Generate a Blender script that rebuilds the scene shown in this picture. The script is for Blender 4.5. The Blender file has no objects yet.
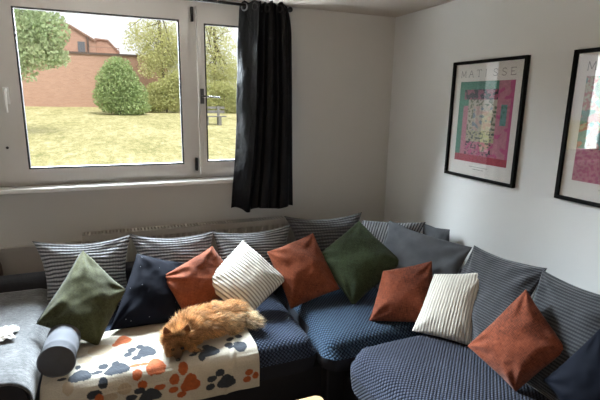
import bpy, bmesh, math, random
import numpy as np
from mathutils import Vector, Matrix, noise
C = bpy.context.scene.collection
PI = math.pi
rng = random.Random(7)
nrng = np.random.default_rng(11)

# ------------------------------------------------------------------ materials
class NT:
    def __init__(self, name):
        self.m = bpy.data.materials.new(name); self.m.use_nodes = True
        self.t = self.m.node_tree; self.n = self.t.nodes; self.l = self.t.links
        self.b = self.n['Principled BSDF']; self.out = self.n['Material Output']
    def add(self, kind, **kw):
        nd = self.n.new(kind)
        for k, v in kw.items():
            if k in nd.inputs: self.put(nd.inputs[k], v)
            else: setattr(nd, k, v)
        return nd
    def put(self, sock, v):
        if isinstance(v, bpy.types.NodeSocket): self.l.new(v, sock)
        else:
            if hasattr(sock, 'default_value') and isinstance(v, (tuple, list)) and len(v) == 3 and sock.type == 'RGBA': v = (*v, 1)
            sock.default_value = v
    def set(self, **kw):
        for k, v in kw.items(): self.put(self.b.inputs[k.replace('_', ' ')], v)
    def math(self, op, a, b=None, c=None):
        nd = self.n.new('ShaderNodeMath'); nd.operation = op
        self.put(nd.inputs[0], a)
        if b is not None: self.put(nd.inputs[1], b)
        if c is not None: self.put(nd.inputs[2], c)
        return nd.outputs[0]
    def mix(self, f, a, b):
        nd = self.n.new('ShaderNodeMix'); nd.data_type = 'RGBA'
        self.put(nd.inputs[0], f); self.put(nd.inputs[6], a); self.put(nd.inputs[7], b)
        return nd.outputs[2]
    def noise(self, vec, scale, detail=3, rough=.5):
        nd = self.n.new('ShaderNodeTexNoise')
        if vec is not None: self.l.new(vec, nd.inputs['Vector'])
        nd.inputs['Scale'].default_value = scale; nd.inputs['Detail'].default_value = detail; nd.inputs['Roughness'].default_value = rough
        return nd.outputs[0]
    def coord(self, which='Object'):
        return self.n.new('ShaderNodeTexCoord').outputs[which]
    def mapping(self, vec, scale=(1,1,1), rot=(0,0,0)):
        nd = self.n.new('ShaderNodeMapping'); self.l.new(vec, nd.inputs[0])
        nd.inputs['Scale'].default_value = scale; nd.inputs['Rotation'].default_value = rot
        return nd.outputs[0]
    def sep(self, vec):
        nd = self.n.new('ShaderNodeSeparateXYZ'); self.l.new(vec, nd.inputs[0]); return nd.outputs
    def ramp(self, f, stops):
        nd = self.n.new('ShaderNodeValToRGB'); self.put(nd.inputs[0], f)
        e = nd.color_ramp.elements
        while len(e) < len(stops): e.new(.5)
        for i, (p, c) in enumerate(stops):
            e[i].position = p; e[i].color = (*c, 1) if len(c) == 3 else c
        return nd.outputs[0]
    def bump(self, h, strength=.5, dist=.01, normal=None):
        nd = self.n.new('ShaderNodeBump'); self.put(nd.inputs['Height'], h)
        nd.inputs['Strength'].default_value = strength; nd.inputs['Distance'].default_value = dist
        if normal is not None: self.l.new(normal, nd.inputs['Normal'])
        self.l.new(nd.outputs[0], self.b.inputs['Normal'])
        return nd.outputs[0]

def sc(c, k): return tuple(min(1, v*k) for v in c)
def plain(name, col, rough=.6, metal=0, var=.06, scale=12, bump=0, **kw):
    t = NT(name); co = t.coord()
    n = t.noise(co, scale)
    t.set(Base_Color=t.mix(n, sc(col, 1-var), sc(col, 1+var)), Roughness=rough, Metallic=metal, **kw)
    if bump: t.bump(t.noise(co, scale*12, 2), bump, .003)
    return t.m
def linen(name, col, fine=90):
    t = NT(name); uv = t.coord('UV')
    a = t.noise(t.mapping(uv, (fine*5, fine*.6, 1)), 1, 2); b = t.noise(t.mapping(uv, (fine*.6, fine*5, 1)), 1, 2)
    w = t.math('MULTIPLY', t.math('ADD', a, b), .5)
    big = t.noise(uv, 4, 3)
    f = t.math('ADD', t.math('MULTIPLY', w, .9), t.math('MULTIPLY', t.math('SUBTRACT', big, .5), .5))
    t.set(Base_Color=t.ramp(f, [(.30, sc(col, .42)), (.46, col), (.64, sc(col, 1.6))]), Roughness=.95, Sheen_Weight=.12, Sheen_Roughness=.5, Specular_IOR_Level=.2)
    t.bump(w, .5, .003)
    return t.m
def velvet(name, col, lint=0, sheen=.7):
    t = NT(name); uv = t.coord('UV')
    n = t.noise(uv, 7, 4, .6); n2 = t.noise(uv, 160, 2)
    base = t.mix(n, sc(col, .6), sc(col, 1.4))
    if lint:
        v = t.add('ShaderNodeTexVoronoi', Scale=26.0); t.l.new(uv, v.inputs['Vector'])
        base = t.mix(t.math('LESS_THAN', v.outputs['Distance'], .06), base, (.35, .37, .4))
    t.set(Base_Color=base, Roughness=.85, Sheen_Weight=sheen, Sheen_Roughness=.35, Sheen_Tint=sc(col, 3), Specular_IOR_Level=.15)
    t.bump(n2, .25, .002)
    return t.m
def cord(name, lo, hi, count, wob=.6, axis=0, power=1.0, broken=0, rot=0, bump=.8):
    """stripes across one fabric direction, slightly wandering, like chunky corduroy"""
    t = NT(name); uv = t.coord('UV')
    m = t.mapping(uv, (1,1,1), (0,0,rot))
    s = t.sep(m)
    w = t.noise(uv, 5, 2)
    ph = t.math('ADD', t.math('MULTIPLY', s[axis], count*2*PI), t.math('MULTIPLY', w, wob*2*PI))
    h = t.math('MULTIPLY_ADD', t.math('SINE', ph), .5, .5)
    if power != 1: h = t.math('POWER', h, power)
    f = h
    if broken:
        k = t.math('MULTIPLY_ADD', t.math('SINE', t.math('MULTIPLY', s[1-axis], count*2.6*PI)), .5, .5)
        f = t.math('MULTIPLY', h, t.math('MULTIPLY_ADD', k, broken, 1-broken))
    fz = t.noise(uv, 120, 2)
    f2 = t.math('ADD', f, t.math('MULTIPLY', t.math('SUBTRACT', fz, .5), .5))
    t.set(Base_Color=t.ramp(f2, [(.08, lo), (.8, hi)]), Roughness=.95, Sheen_Weight=.3, Specular_IOR_Level=.15)
    t.bump(f2, bump, .006)
    return t.m
def waffle(name, lo, hi, period=.022):
    t = NT(name); uv = t.coord('UV'); s = t.sep(uv)
    k = PI/period
    a = t.math('SINE', t.math('MULTIPLY', t.math('ADD', s[0], s[1]), k)); b = t.math('SINE', t.math('MULTIPLY', t.math('SUBTRACT', s[0], s[1]), k))
    h = t.math('ABSOLUTE', t.math('MULTIPLY', a, b))
    big = t.noise(uv, 5, 3)
    f = t.math('ADD', h, t.math('MULTIPLY', t.math('SUBTRACT', big, .5), .4))
    t.set(Base_Color=t.ramp(f, [(.05, lo), (.75, hi)]), Roughness=.95, Sheen_Weight=.06, Specular_IOR_Level=.1)
    t.bump(h, .9, .006)
    return t.m
def vcol_mat(name, rough=.9, sheen=0, bump=0, coat=0):
    t = NT(name); a = t.add('ShaderNodeAttribute', attribute_name='Col')
    n = t.noise(t.coord(), 130, 3)
    t.set(Base_Color=t.mix(t.math('MULTIPLY', n, .3), a.outputs['Color'], (.05, .05, .05)), Roughness=rough, Sheen_Weight=sheen)
    if bump: t.bump(n, bump, .006)
    return t.m
def glass(name, refl=1.0, tint=(1,1,1)):
    t = NT(name); t.n.remove(t.b)
    tr = t.add('ShaderNodeBsdfTransparent', Color=tint); gl = t.add('ShaderNodeBsdfGlossy', Roughness=0.02)
    lw = t.add('ShaderNodeLayerWeight', Blend=.5); fr = t.math('MULTIPLY_ADD', t.math('POWER', lw.outputs['Facing'], 5.0), .96, .04); mx = t.add('ShaderNodeMixShader')
    t.l.new(t.math('MULTIPLY', fr, refl), mx.inputs[0]); t.l.new(tr.outputs[0], mx.inputs[1]); t.l.new(gl.outputs[0], mx.inputs[2])
    t.l.new(mx.outputs[0], t.out.inputs[0])
    return t.m
def leaf_mat(name, c1, c2, c3):
    t = NT(name); co = t.coord()
    n = t.noise(co, 1.3, 4, .7); n2 = t.noise(co, 9, 2)
    f = t.math('ADD', t.math('MULTIPLY', n, .55), t.math('MULTIPLY', n2, .45))
    t.set(Base_Color=t.ramp(f, [(.3, c1), (.5, c2), (.68, c3)]), Roughness=.7, Specular_IOR_Level=.2)
    tl = t.add('ShaderNodeBsdfTranslucent'); t.l.new(t.b.inputs['Base Color'].links[0].from_socket, tl.inputs[0])
    mx = t.add('ShaderNodeMixShader'); mx.inputs[0].default_value = .4
    t.l.new(t.b.outputs[0], mx.inputs[1]); t.l.new(tl.outputs[0], mx.inputs[2]); t.l.new(mx.outputs[0], t.out.inputs[0])
    return t.m

# ------------------------------------------------------------------ object helpers
def wloc(p):
    v = Vector((0, 0, 0))
    while p is not None: v += p.location; p = p.parent
    return v
def mesh(name, verts, faces, mat, parent=None, smooth=False, uv=None, col=None):
    me = bpy.data.meshes.new(name)
    v = np.asarray(verts, float)
    if parent is not None: v = v - np.array(wloc(parent))
    me.from_pydata(v.tolist(), [], [list(f) for f in faces])
    if uv is not None:
        l = me.uv_layers.new(name='UVMap'); idx = np.zeros(len(me.loops), int); me.loops.foreach_get('vertex_index', idx)
        l.data.foreach_set('uv', np.asarray(uv, float)[idx].ravel())
    if col is not None:
        a = me.color_attributes.new('Col', 'FLOAT_COLOR', 'POINT')
        c = np.ones((len(v), 4)); c[:, :3] = col; a.data.foreach_set('color', c.ravel())
    if smooth: me.polygons.foreach_set('use_smooth', [True]*len(me.polygons))
    o = bpy.data.objects.new(name, me); C.objects.link(o)
    if mat is not None: me.materials.append(mat)
    if parent is not None: o.parent = parent
    return o
def bm_obj(name, bm, mat, parent=None, smooth=False, bevel=0, seg=2):
    if bevel:
        bmesh.ops.bevel(bm, geom=[e for e in bm.edges if len(e.link_faces) == 2 and e.calc_face_angle(0) > .5], offset=bevel, segments=seg, affect='EDGES', profile=.5)
    bmesh.ops.recalc_face_normals(bm, faces=bm.faces)
    me = bpy.data.meshes.new(name)
    if parent is not None: bmesh.ops.translate(bm, verts=bm.verts, vec=-wloc(parent))
    bm.to_mesh(me); bm.free()
    if smooth: me.polygons.foreach_set('use_smooth', [True]*len(me.polygons))
    o = bpy.data.objects.new(name, me); C.objects.link(o); me.materials.append(mat)
    if parent is not None: o.parent = parent
    return o
def box(bm, x0, x1, y0, y1, z0, z1):
    r = bmesh.ops.create_cube(bm, size=1)
    for v in r['verts']:
        v.co = Vector((x0+(v.co.x+.5)*(x1-x0), y0+(v.co.y+.5)*(y1-y0), z0+(v.co.z+.5)*(z1-z0)))
    return r['verts']
def boxes(*bs):
    bm = bmesh.new()
    for b in bs: box(bm, *b)
    return bm
def tube(bm, pts, rad, seg=10, cap=True):
    pts = [Vector(p) for p in pts]; n = len(pts)
    rad = rad if isinstance(rad, (list, tuple)) else [rad]*n
    rings = []; ref = None
    for i, p in enumerate(pts):
        d = (pts[min(i+1, n-1)]-pts[max(i-1, 0)]).normalized()
        if ref is None:
            ref = d.orthogonal().normalized()
        ref = (ref - d*ref.dot(d)).normalized(); b = d.cross(ref)
        rings.append([bm.verts.new(p+(ref*math.cos(2*PI*k/seg)+b*math.sin(2*PI*k/seg))*rad[i]) for k in range(seg)])
    for i in range(n-1):
        for k in range(seg): bm.faces.new((rings[i][k], rings[i][(k+1) % seg], rings[i+1][(k+1) % seg], rings[i+1][k]))
    if cap: bm.faces.new(rings[0][::-1]); bm.faces.new(rings[-1])
def tube_bm(*a, **k):
    bm = bmesh.new(); tube(bm, *a, **k); return bm
def prism(bm, poly, axis, a, b):
    """extrude a 2D polygon along an axis from a to b"""
    def P(p, w):
        return {'x': (w, p[0], p[1]), 'y': (p[0], w, p[1]), 'z': (p[0], p[1], w)}[axis]
    v0 = [bm.verts.new(P(p, a)) for p in poly]; v1 = [bm.verts.new(P(p, b)) for p in poly]; n = len(poly)
    bm.faces.new(v0); bm.faces.new(v1[::-1])
    for i in range(n): bm.faces.new((v0[i], v1[i], v1[(i+1) % n], v0[(i+1) % n]))
def empty(name, loc, label, cat, group=None):
    o = bpy.data.objects.new(name, None); C.objects.link(o); o.location = loc; o.empty_display_size = .1
    o['label'] = label; o['category'] = cat
    if group: o['group'] = group
    return o
def tag(o, label, cat, group=None, kind=None):
    o['label'] = label; o['category'] = cat
    if group: o['group'] = group
    if kind: o['kind'] = kind
    return o
def struct(o, label=None, cat=None):
    o['kind'] = 'structure'
    if label: o['label'] = label
    if cat: o['category'] = cat
    return o
def grid_faces(nu, nv, off=0, flip=False):
    f = []
    for j in range(nv-1):
        for i in range(nu-1):
            a = off+j*nu+i; q = (a, a+1, a+nu+1, a+nu)
            f.append(q[::-1] if flip else q)
    return f
def fbm(p, s, o=3): return noise.fractal(Vector(p)*s, 1.0, 2.0, o)

# ------------------------------------------------------------------ the room
H = 2.4
XL, YF = -4.3, -4.7
m_wall = plain('painted_wall', (.63, .61, .575), .9, var=.03, scale=3, bump=.05)
m_wall_r = plain('painted_wall_lit', (.72, .72, .71), .9, var=.03, scale=3, bump=.05)  # same wall paint, made lighter and cooler for the window light on it
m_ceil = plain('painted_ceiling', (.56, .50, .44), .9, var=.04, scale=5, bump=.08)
m_pvc = plain('white_pvc', (.62, .60, .58), .35, var=.04, scale=8)
m_black = plain('black_leatherette', (.010, .010, .013), .45, var=.3, scale=30, bump=.15)
m_dark_metal = plain('dark_metal', (.03, .03, .03), .4, .7)
m_chrome = plain('brushed_steel', (.26, .26, .27), .35, 1)

WX0, WX1, WZ0, WZ1 = -2.815, -.875, 1.205, 2.375      # the window opening
bm = boxes((XL-.25, WX0, 0, .3, 0, H), (WX1, .25, 0, .3, 0, H), (WX0, WX1, 0, .3, 0, WZ0), (WX0, WX1, 0, .3, WZ1, H))
struct(bm_obj('wall_back', bm, m_wall))
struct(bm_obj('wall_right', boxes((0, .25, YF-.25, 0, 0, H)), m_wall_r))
struct(bm_obj('wall_left', boxes((XL-.25, XL, YF-.25, 0, 0, H)), m_wall))
struct(bm_obj('wall_front', boxes((XL, 0, YF-.25, YF, 0, H)), m_wall))
struct(bm_obj('ceiling', boxes((XL-.25, .25, YF-.25, .3, H, H+.2)), m_ceil))
t = NT('dark_floorboards'); co = t.coord(); br = t.add('ShaderNodeTexBrick', Scale=1.0); t.l.new(t.mapping(co, (1,1,1), (0,0,PI/2)), br.inputs['Vector'])
br.inputs['Brick Width'].default_value = 1.1; br.inputs['Row Height'].default_value = .14; br.inputs['Mortar Size'].default_value = .004
br.inputs['Color1'].default_value = (.035, .02, .014, 1); br.inputs['Color2'].default_value = (.05, .028, .02, 1); br.inputs['Mortar'].default_value = (.01, .006, .005, 1)
gr = t.noise(t.mapping(co, (30, 2, 1)), 2, 4)
t.set(Base_Color=t.mix(t.math('MULTIPLY', gr, .5), br.outputs[0], (.02, .011, .008)), Roughness=.4)
struct(bm_obj('floor', boxes((XL-.25, .25, YF-.25, .3, -.15, 0)), t.m))
struct(bm_obj('baseboard_back', boxes((XL, 0, -.018, 0, 0, .1)), m_pvc))
struct(bm_obj('baseboard_right', boxes((-.018, 0, YF, -.018, 0, .1)), m_pvc))
struct(bm_obj('trim_1', boxes((XL, -2.34, -.03, 0, .795, .822)), plain('boxed_pipe_paint', (.40, .37, .34), .7)))
m_lower_wall = plain('lower_wall_darker', (.40, .37, .34), .85)
struct(bm_obj('trim_2', boxes((XL, -2.34, -.014, 0, .1, .795)), m_lower_wall))  # thin sheet over the lower wall, darker than the wall above

# the window: one frame with a wide sash and a narrow opening sash
win = struct(empty('window_1', (-2.3, .03, WZ0), 'white plastic window with a wide pane and a narrow opening pane', 'window'))
bm = boxes((WX0, WX1, .0, .11, WZ0, WZ0+.045), (WX0, WX1, .0, .11, WZ1-.045, WZ1), (WX0, WX0+.05, .001, .109, WZ0, WZ1), (WX1-.035, WX1, .001, .109, WZ0, WZ1),
           (-1.60, -1.545, .001, .109, WZ0, WZ1))
bm_obj('window_frame', bm, m_pvc, win, bevel=.004)
m_gasket = plain('black_gasket', (.015, .015, .015), .6)
m_glass = glass('window_glass', .7, (.97, .98, .98))
def sash(ox0, ox1, oz0, oz1, gx0, gx1, gz0, gz1, y=-.025):
    bm = boxes((ox0, ox1, y, .004, oz0, gz0), (ox0, ox1, y, .004, gz1, oz1), (ox0, gx0, y, .004, gz0, gz1), (gx1, ox1, y, .004, gz0, gz1))
    bm.normal_update()
    s = bm_obj('sash', bm, m_pvc, win)
    g = .006
    bm_obj('gasket', boxes((gx0-.004, gx1+.004, y-.001, .003, gz0-.004, gz0+g), (gx0-.004, gx1+.004, y-.001, .003, gz1-g, gz1+.004), (gx0-.004, gx0+g, y-.0012, .0035, gz0, gz1), (gx1-g, gx1+.004, y-.0012, .0035, gz0, gz1)), m_gasket, s).parent = s
    b = bmesh.new()
    # sloped glazing bead
    for (a0, a1, c0, c1) in ((gx0-.03, gx1+.03, gz0-.028, gz0-.004), (gx0-.03, gx1+.03, gz1+.004, gz1+.028)): box(b, a0, a1, y-.006, y, c0, c1)
    for (a0, a1) in ((gx0-.028, gx0-.004), (gx1+.004, gx1+.028)): box(b, a0, a1, y-.006, y, gz0-.004, gz1+.004)
    bm_obj('glazing_bead', b, m_pvc, s)
    bm_obj('pane', boxes((gx0-.003, gx1+.003, -.012, -.009, gz0-.003, gz1+.003)), m_glass, s)
    return s
def fixpar(s):
    for ch in s.children:
        ch.parent = s
sA = sash(-2.772, -1.60, 1.235, 2.345, -2.587, -1.663, 1.316, 2.246)
sB = sash(-1.545, -.91, 1.235, 2.345, -1.497, -.97, 1.325, 2.235)
# white lever handle on the wide sash, thin lever on the narrow one
bm = boxes((-2.678, -2.648, -.036, -.025, 1.70, 1.80)); box(bm, -2.671, -2.655, -.07, -.036, 1.775, 1.793); tube(bm, [(-2.663, -.064, 1.785), (-2.664, -.066, 1.70), (-2.664, -.06, 1.655)], [.009, .008, .007], 8)
bm_obj('handle', bm, plain('white_handle', (.85, .85, .84), .3), win, bevel=.003)
bm = boxes((-1.536, -1.512, -.035, -.025, 1.72, 1.82)); tube(bm, [(-1.525, -.035, 1.77), (-1.525, -.058, 1.77), (-1.44, -.06, 1.765), (-1.405, -.055, 1.762)], [.006, .006, .006, .005], 8)
bm_obj('handle', bm, plain('grey_handle', (.09, .09, .09), .6), win)
for z0, z1 in ((2.245, 2.335), (1.262, 1.352)):
    bm_obj('hinge', boxes((-1.582, -1.566, -.036, -.002, z0, z1)), m_dark_metal, win, bevel=.004)
bm_obj('lock_cover', tube_bm([(-2.69, -.025, 1.446), (-2.69, -.031, 1.446)], .008, 10), m_dark_metal, win)
bm_obj('windowsill', boxes((WX0-.25, WX1-.06, -.115, .0, 1.178, 1.206)), plain('white_sill', (.80, .79, .78), .3), win, bevel=.006)

# ------------------------------------------------------------------ radiator, rod, curtain
rad = empty('radiator', (-1.64, -.08, .18), 'cream panel radiator under the window behind the sofa', 'radiator')
m_rad = plain('radiator_enamel', (.50, .47, .42), .4)
bm = bmesh.new(); n = 34; poly = []
X0, X1 = -2.32, -.955
for i in range(n*4+1):
    u = i/(n*4); x = X0+(X1-X0)*u; k = i % 4
    poly.append((x, -.128 + (.008 if k in (1, 2) else 0)))
poly += [(X1, -.112), (X0, -.112)]
prism(bm, poly, 'z', .2, .852); bm_obj('front_panel', bm, m_rad, rad)
bm_obj('back_panel', boxes((X0, X1, -.05, -.035, .2, .87)), m_rad, rad)
bm = boxes((X0, X1, -.13, -.122, .85, .888), (X0, X1, -.04, -.032, .85, .888))
bm_obj('top_rim', bm, m_rad, rad)
bm = bmesh.new(); k = 62
for i in range(k):
    x = X0+.01+(X1-X0-.03)*i/(k-1); box(bm, x, x+.011, -.122, -.04, .881, .887)
g = bm_obj('top_grille', bm, m_rad, rad)
for q in (X0-.004, X1): bm_obj('side_panel', boxes((q, q+.004, -.13, -.032, .2, .890)), m_rad, rad)
bm_obj('inner_shadow_plate', boxes((X0+.005, X1-.005, -.11, -.052, .81, .83)), m_black, rad).name = 'shade_plate'  # flat black plate stands in for the shade inside the radiator
for q in (X0+.2, X1-.23): bm_obj('bracket', boxes((q, q+.03, -.035, -.001, .3, .7)), m_rad, rad)
bm_obj('foot_pipe', tube_bm([(X1-.03, -.08, .2), (X1-.03, -.08, 0.0)], .008, 8), m_chrome, rad)

rod = empty('curtain_rod', (-2.0, -.18, 2.345), 'dark thin curtain rod above the window', 'curtain rod')
bm_obj('pole', tube_bm([(-3.7, -.18, 2.362), (-.95, -.18, 2.345)], .009, 12), m_dark_metal, rod, smooth=True)
for x in (-3.6, -.985):
    z = 2.362-.017*(x+3.7)/2.84
    bm = boxes((x-.012, x+.012, -.008, .0, z-.025, min(z+.03, 2.395))); box(bm, x-.005, x+.005, -.18, -.008, z-.016, z-.008)
    bm_obj('bracket', bm, m_dark_metal, rod)
bm = bmesh.new(); bmesh.ops.create_uvsphere(bm, u_segments=12, v_segments=8, radius=.018, matrix=Matrix.Translation((-.95, -.18, 2.345))); bm_obj('finial', bm, m_dark_metal, rod, smooth=True)

cur = empty('curtain', (-1.08, -.18, 1.0), 'black blackout curtain bunched at the right of the window', 'curtain')
t = NT('black_curtain_satin'); uv = t.coord('UV'); nn = t.noise(t.mapping(uv, (9, 14, 1)), 1.6, 4, .65)
t.set(Base_Color=(.0035, .0035, .005), Roughness=t.math('MULTIPLY_ADD', nn, .2, .38), Specular_IOR_Level=.2)
t.bump(nn, .35, .02); m_cur = t.m
NU, NV = 150, 70
V = []; UV = []
folds = 4.0
for j in range(NV):
    v = j/(NV-1); z = 1.0+v*1.375
    xl = -1.362+.090*v+.012*math.sin(v*5); xr = -.922 - .035*v - .03*max(0, (v-.85)/.15)**2
    for i in range(NU):
        s = i/(NU-1)
        PN = .26                                   # a broad flat panel first, then the gathered folds
        if s < PN:
            k = s/PN; y = -.128-.132*k+.010*math.sin(k*PI*2+v*4); x = xl+(.085+.02*math.sin(v*2.2))*k
        else:
            k = (s-PN)/(1-PN); x0_ = xl+.085+.02*math.sin(v*2.2); ph = 2*PI*2.6*k + .4*math.sin(v*3+k*4)
            amp = .034*(1-.2*v); y = -.218 - amp*math.cos(ph)*(1 if k > .0 else 0)
            x = x0_+(xr-x0_)*k + .014*math.sin(ph*2+v)*min(1, k*6)*(.4+.6*(1-v))
        ph = 2*PI*4*s
        w = fbm((s*6, v*9, 1.3), 1.0, 3)*.012*(1.1 if s < .3 else .4)
        hem = .012*math.sin(s*2*PI*2.5)*(1-v)**6 - .018*(s > .3)*0
        scal = -.014*(.5+.5*math.cos(ph*2))*max(0, v-.96)/.04
        V.append((x+w*.5, y+w, z+hem+scal)); UV.append((s*2, v*1.4))
m = mesh('cloth', V, grid_faces(NU, NV), m_cur, cur, True, UV)
sol = m.modifiers.new('thick', 'SOLIDIFY'); sol.thickness = .003
m_gun = plain('gunmetal', (.035, .035, .037), .5, .6)
for k in range(7):
    s = (k+.5)/7; i = int(s*(NU-1)); j = int((2.338-1.0)/1.375*(NV-1))
    p = Vector(V[j*NU+i]); q = Vector(V[j*NU+min(i+2, NU-1)]); d = (q-p); d.z = 0; d.normalize(); nrm = Vector((-d.y, d.x, 0))
    ring = []
    for a in range(17): ring.append(p+(d*math.cos(2*PI*a/16)+Vector((0, 0, 1))*math.sin(2*PI*a/16))*.021)
    bm = tube_bm(ring, .005, 8, False); bm_obj('eyelet', bm, m_chrome if k == 0 else m_gun, cur, True)

# ------------------------------------------------------------------ pictures on the right wall
m_frame = plain('black_picture_frame', (.004, .004, .004), .6, Specular_IOR_Level=.12)
m_pglass = glass('picture_glass', 2.0)
GREEN, PINK, RED, CREAM, INK, TEAL, HOT = (.10, .36, .25), (.72, .28, .36), (.55, .05, .09), (.70, .62, .50), (.03, .03, .045), (.18, .42, .40), (.70, .12, .30)
def art(u, v, kind):
    """plain abstract blocks of colour and speckle: u to the right, v up, both 0..1 inside the printed panel"""
    n = noise.noise(Vector((u*9, v*13, kind*5))); n2 = noise.noise(Vector((u*26, v*34, 3+kind))); n3 = noise.noise(Vector((u*14+7, v*20, 9)))
    if kind == 0:
        if v < .09: c = RED
        elif u > .73:
            c = PINK if n > -.25 else HOT
            if .80 < u < .91 and .48 < v < .72: c = TEAL if n2 > -.2 else GREEN
            if u > .95: c = HOT
        elif u < .10 or v > .90: c = GREEN
        elif v > .78:
            c = INK if n3 > -.05 else (.45, .12, .2)
        elif u < .20: c = PINK if v < .7 else GREEN
        elif v < .26:
            c = HOT if n3 > .12 else (INK if n2 > .05 else PINK)
        elif v < .40: c = (.55, .55, .3) if n2 > .1 else ((.08, .14, .1) if n2 < -.12 else CREAM)
        elif .30 < u < .66 and v < .70:
            c = (.75, .5, .45) if n3 > .1 else ((.25, .33, .42) if n3 < -.25 else CREAM)
        else: c = CREAM if n2 > -.12 else (.2, .24, .15)
    else:
        if v > .5: c = GREEN if n > 0.05 else ((.55, .5, .3) if n2 > 0 else (.60, .2, .15))
        elif v > .32: c = TEAL if n > -.1 else (.6, .25, .2)
        else: c = PINK if n2 > -.15 else HOT
        if .08 < u < .9 and abs(v-.5-.12*math.sin(u*9)) < .04: c = (.6, .12, .08)
    k = 1+.22*n2
    return tuple(max(0, x*k*.72) for x in c)
def glyph_strokes(ch):
    L = {'M': [[(0,0),(.08,1)], [(.08,1),(.5,.1)], [(.5,.1),(.92,1)], [(.92,1),(1,0)], [(-.1,0),(.1,0)], [(.9,0),(1.1,0)]],
         'A': [[(0,0),(.5,1)], [(.5,1),(1,0)], [(.2,.38),(.8,.38)], [(-.1,0),(.1,0)], [(.9,0),(1.1,0)]],
         'T': [[(.5,0),(.5,1)], [(0,1),(1,1)], [(0,1),(0,.85)], [(1,1),(1,.85)], [(.35,0),(.65,0)]],
         'I': [[(.5,0),(.5,1)], [(.3,0),(.7,0)], [(.3,1),(.7,1)]],
         'E': [[(.1,0),(.1,1)], [(0,1),(.9,1)], [(.1,.5),(.7,.5)], [(0,0),(.95,0)], [(.95,0),(.95,.18)], [(.9,1),(.9,.84)]]}
    if ch == 'S':
        pts = [(.9, .82), (.72, .97), (.5, 1), (.25, .95), (.12, .78), (.2, .62), (.5, .5), (.8, .38), (.92, .22), (.78, .05), (.5, 0), (.25, .04), (.08, .2)]
        return [[a, b] for a, b in zip(pts, pts[1:])]
    return L[ch]
def picture(y0, y1, z0, z1, kind, word, label):
    """hangs on the wall x=0; y0 is the edge nearer the corner, y falls towards the camera"""
    root = empty('framed_poster', (0, (y0+y1)/2, z0), label, 'picture', 'framed posters on the right wall')
    f, d = .018, .024
    bm = boxes((-d, -.001, y1, y0, z0, z0+f), (-d, -.001, y1, y0, z1-f, z1), (-d, -.001, y1, y1+f, z0+f, z1-f), (-d, -.001, y0-f, y0, z0+f, z1-f))
    bm_obj('frame', bm, m_frame, root)
    bm_obj('backing', boxes((-.008, -.001, y1+.01, y0-.01, z0+.01, z1-.01)), m_frame, root)
    W, Hh = y0-y1-2*f, z1-z0-2*f
    paper = mesh('poster_paper', [(-.0085, y1+f, z0+f), (-.0085, y0-f, z0+f), (-.0085, y0-f, z1-f), (-.0085, y1+f, z1-f)], [(0, 1, 2, 3)], plain('poster_paper', (.78, .75, .71), .8, var=.03), root)
    nu, nv = 96, 140; V = []; col = []
    a0, a1, b0, b1 = (.10, .90, .125, .845)
    for j in range(nv):
        for i in range(nu):
            u, v = i/(nu-1), j/(nv-1)
            V.append((-.0095, y0-f-W*(a0+(a1-a0)*u), z0+f+Hh*(b0+(b1-b0)*v))); col.append(art(u, v, kind))
    mesh('printed_panel', V, grid_faces(nu, nv), vcol_mat('print_ink', .7), paper, False, None, col)
    m_ink = plain('grey_print_ink', (.22, .2, .19), .8)
    h = .040; n = len(word)
    for k, ch in enumerate(word):
        bm = bmesh.new(); cw = W*.8/ (n-.35); u0 = W*.1+cw*k; gw = cw*.58*(.5 if ch == 'I' else 1)
        for (p, q) in glyph_strokes(ch):
            P = Vector((-.0095, y0-f-u0-p[0]*gw, z0+f+Hh*.885+p[1]*h)); Q = Vector((-.0095, y0-f-u0-q[0]*gw, z0+f+Hh*.885+q[1]*h))
            e = Q-P; L = e.length; e.normalize(); s = Vector((0, -e.z, e.y))*.0017
            vs = [bm.verts.new(x) for x in (P-s, Q-s, Q+s, P+s)]; bm.faces.new(vs)
        bm_obj('letter', bm, m_ink, paper)
    bm = bmesh.new()
    for z, a, b in ((.082, .36, .64), (.060, .42, .58)):
        k = a
        while k < b:
            w = .008+.012*rng.random()
            vs = [bm.verts.new((-.0095, y0-f-W*yy, z0+f+Hh*(z+zz))) for yy, zz in ((k, 0), (k+w, 0), (k+w, .006), (k, .006))]; bm.faces.new(vs); k += w+.006
    bm_obj('caption', bm, m_ink, paper)
    bm_obj('glass', boxes((-.0165, -.0145, y1+f, y0-f, z0+f, z1-f)), m_pglass, root)
    for ch in paper.children:                      # sub-parts were written in the root's frame
        pass
    return root
picture(-.737, -1.315, 1.286, 2.009, 0, 'MATISSE', 'black framed poster with a green and pink panel, hanging nearer the corner')
picture(-1.581, -2.159, 1.286, 2.009, 1, 'MATISSE', 'black framed poster cut by the right edge of the photo')

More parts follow.
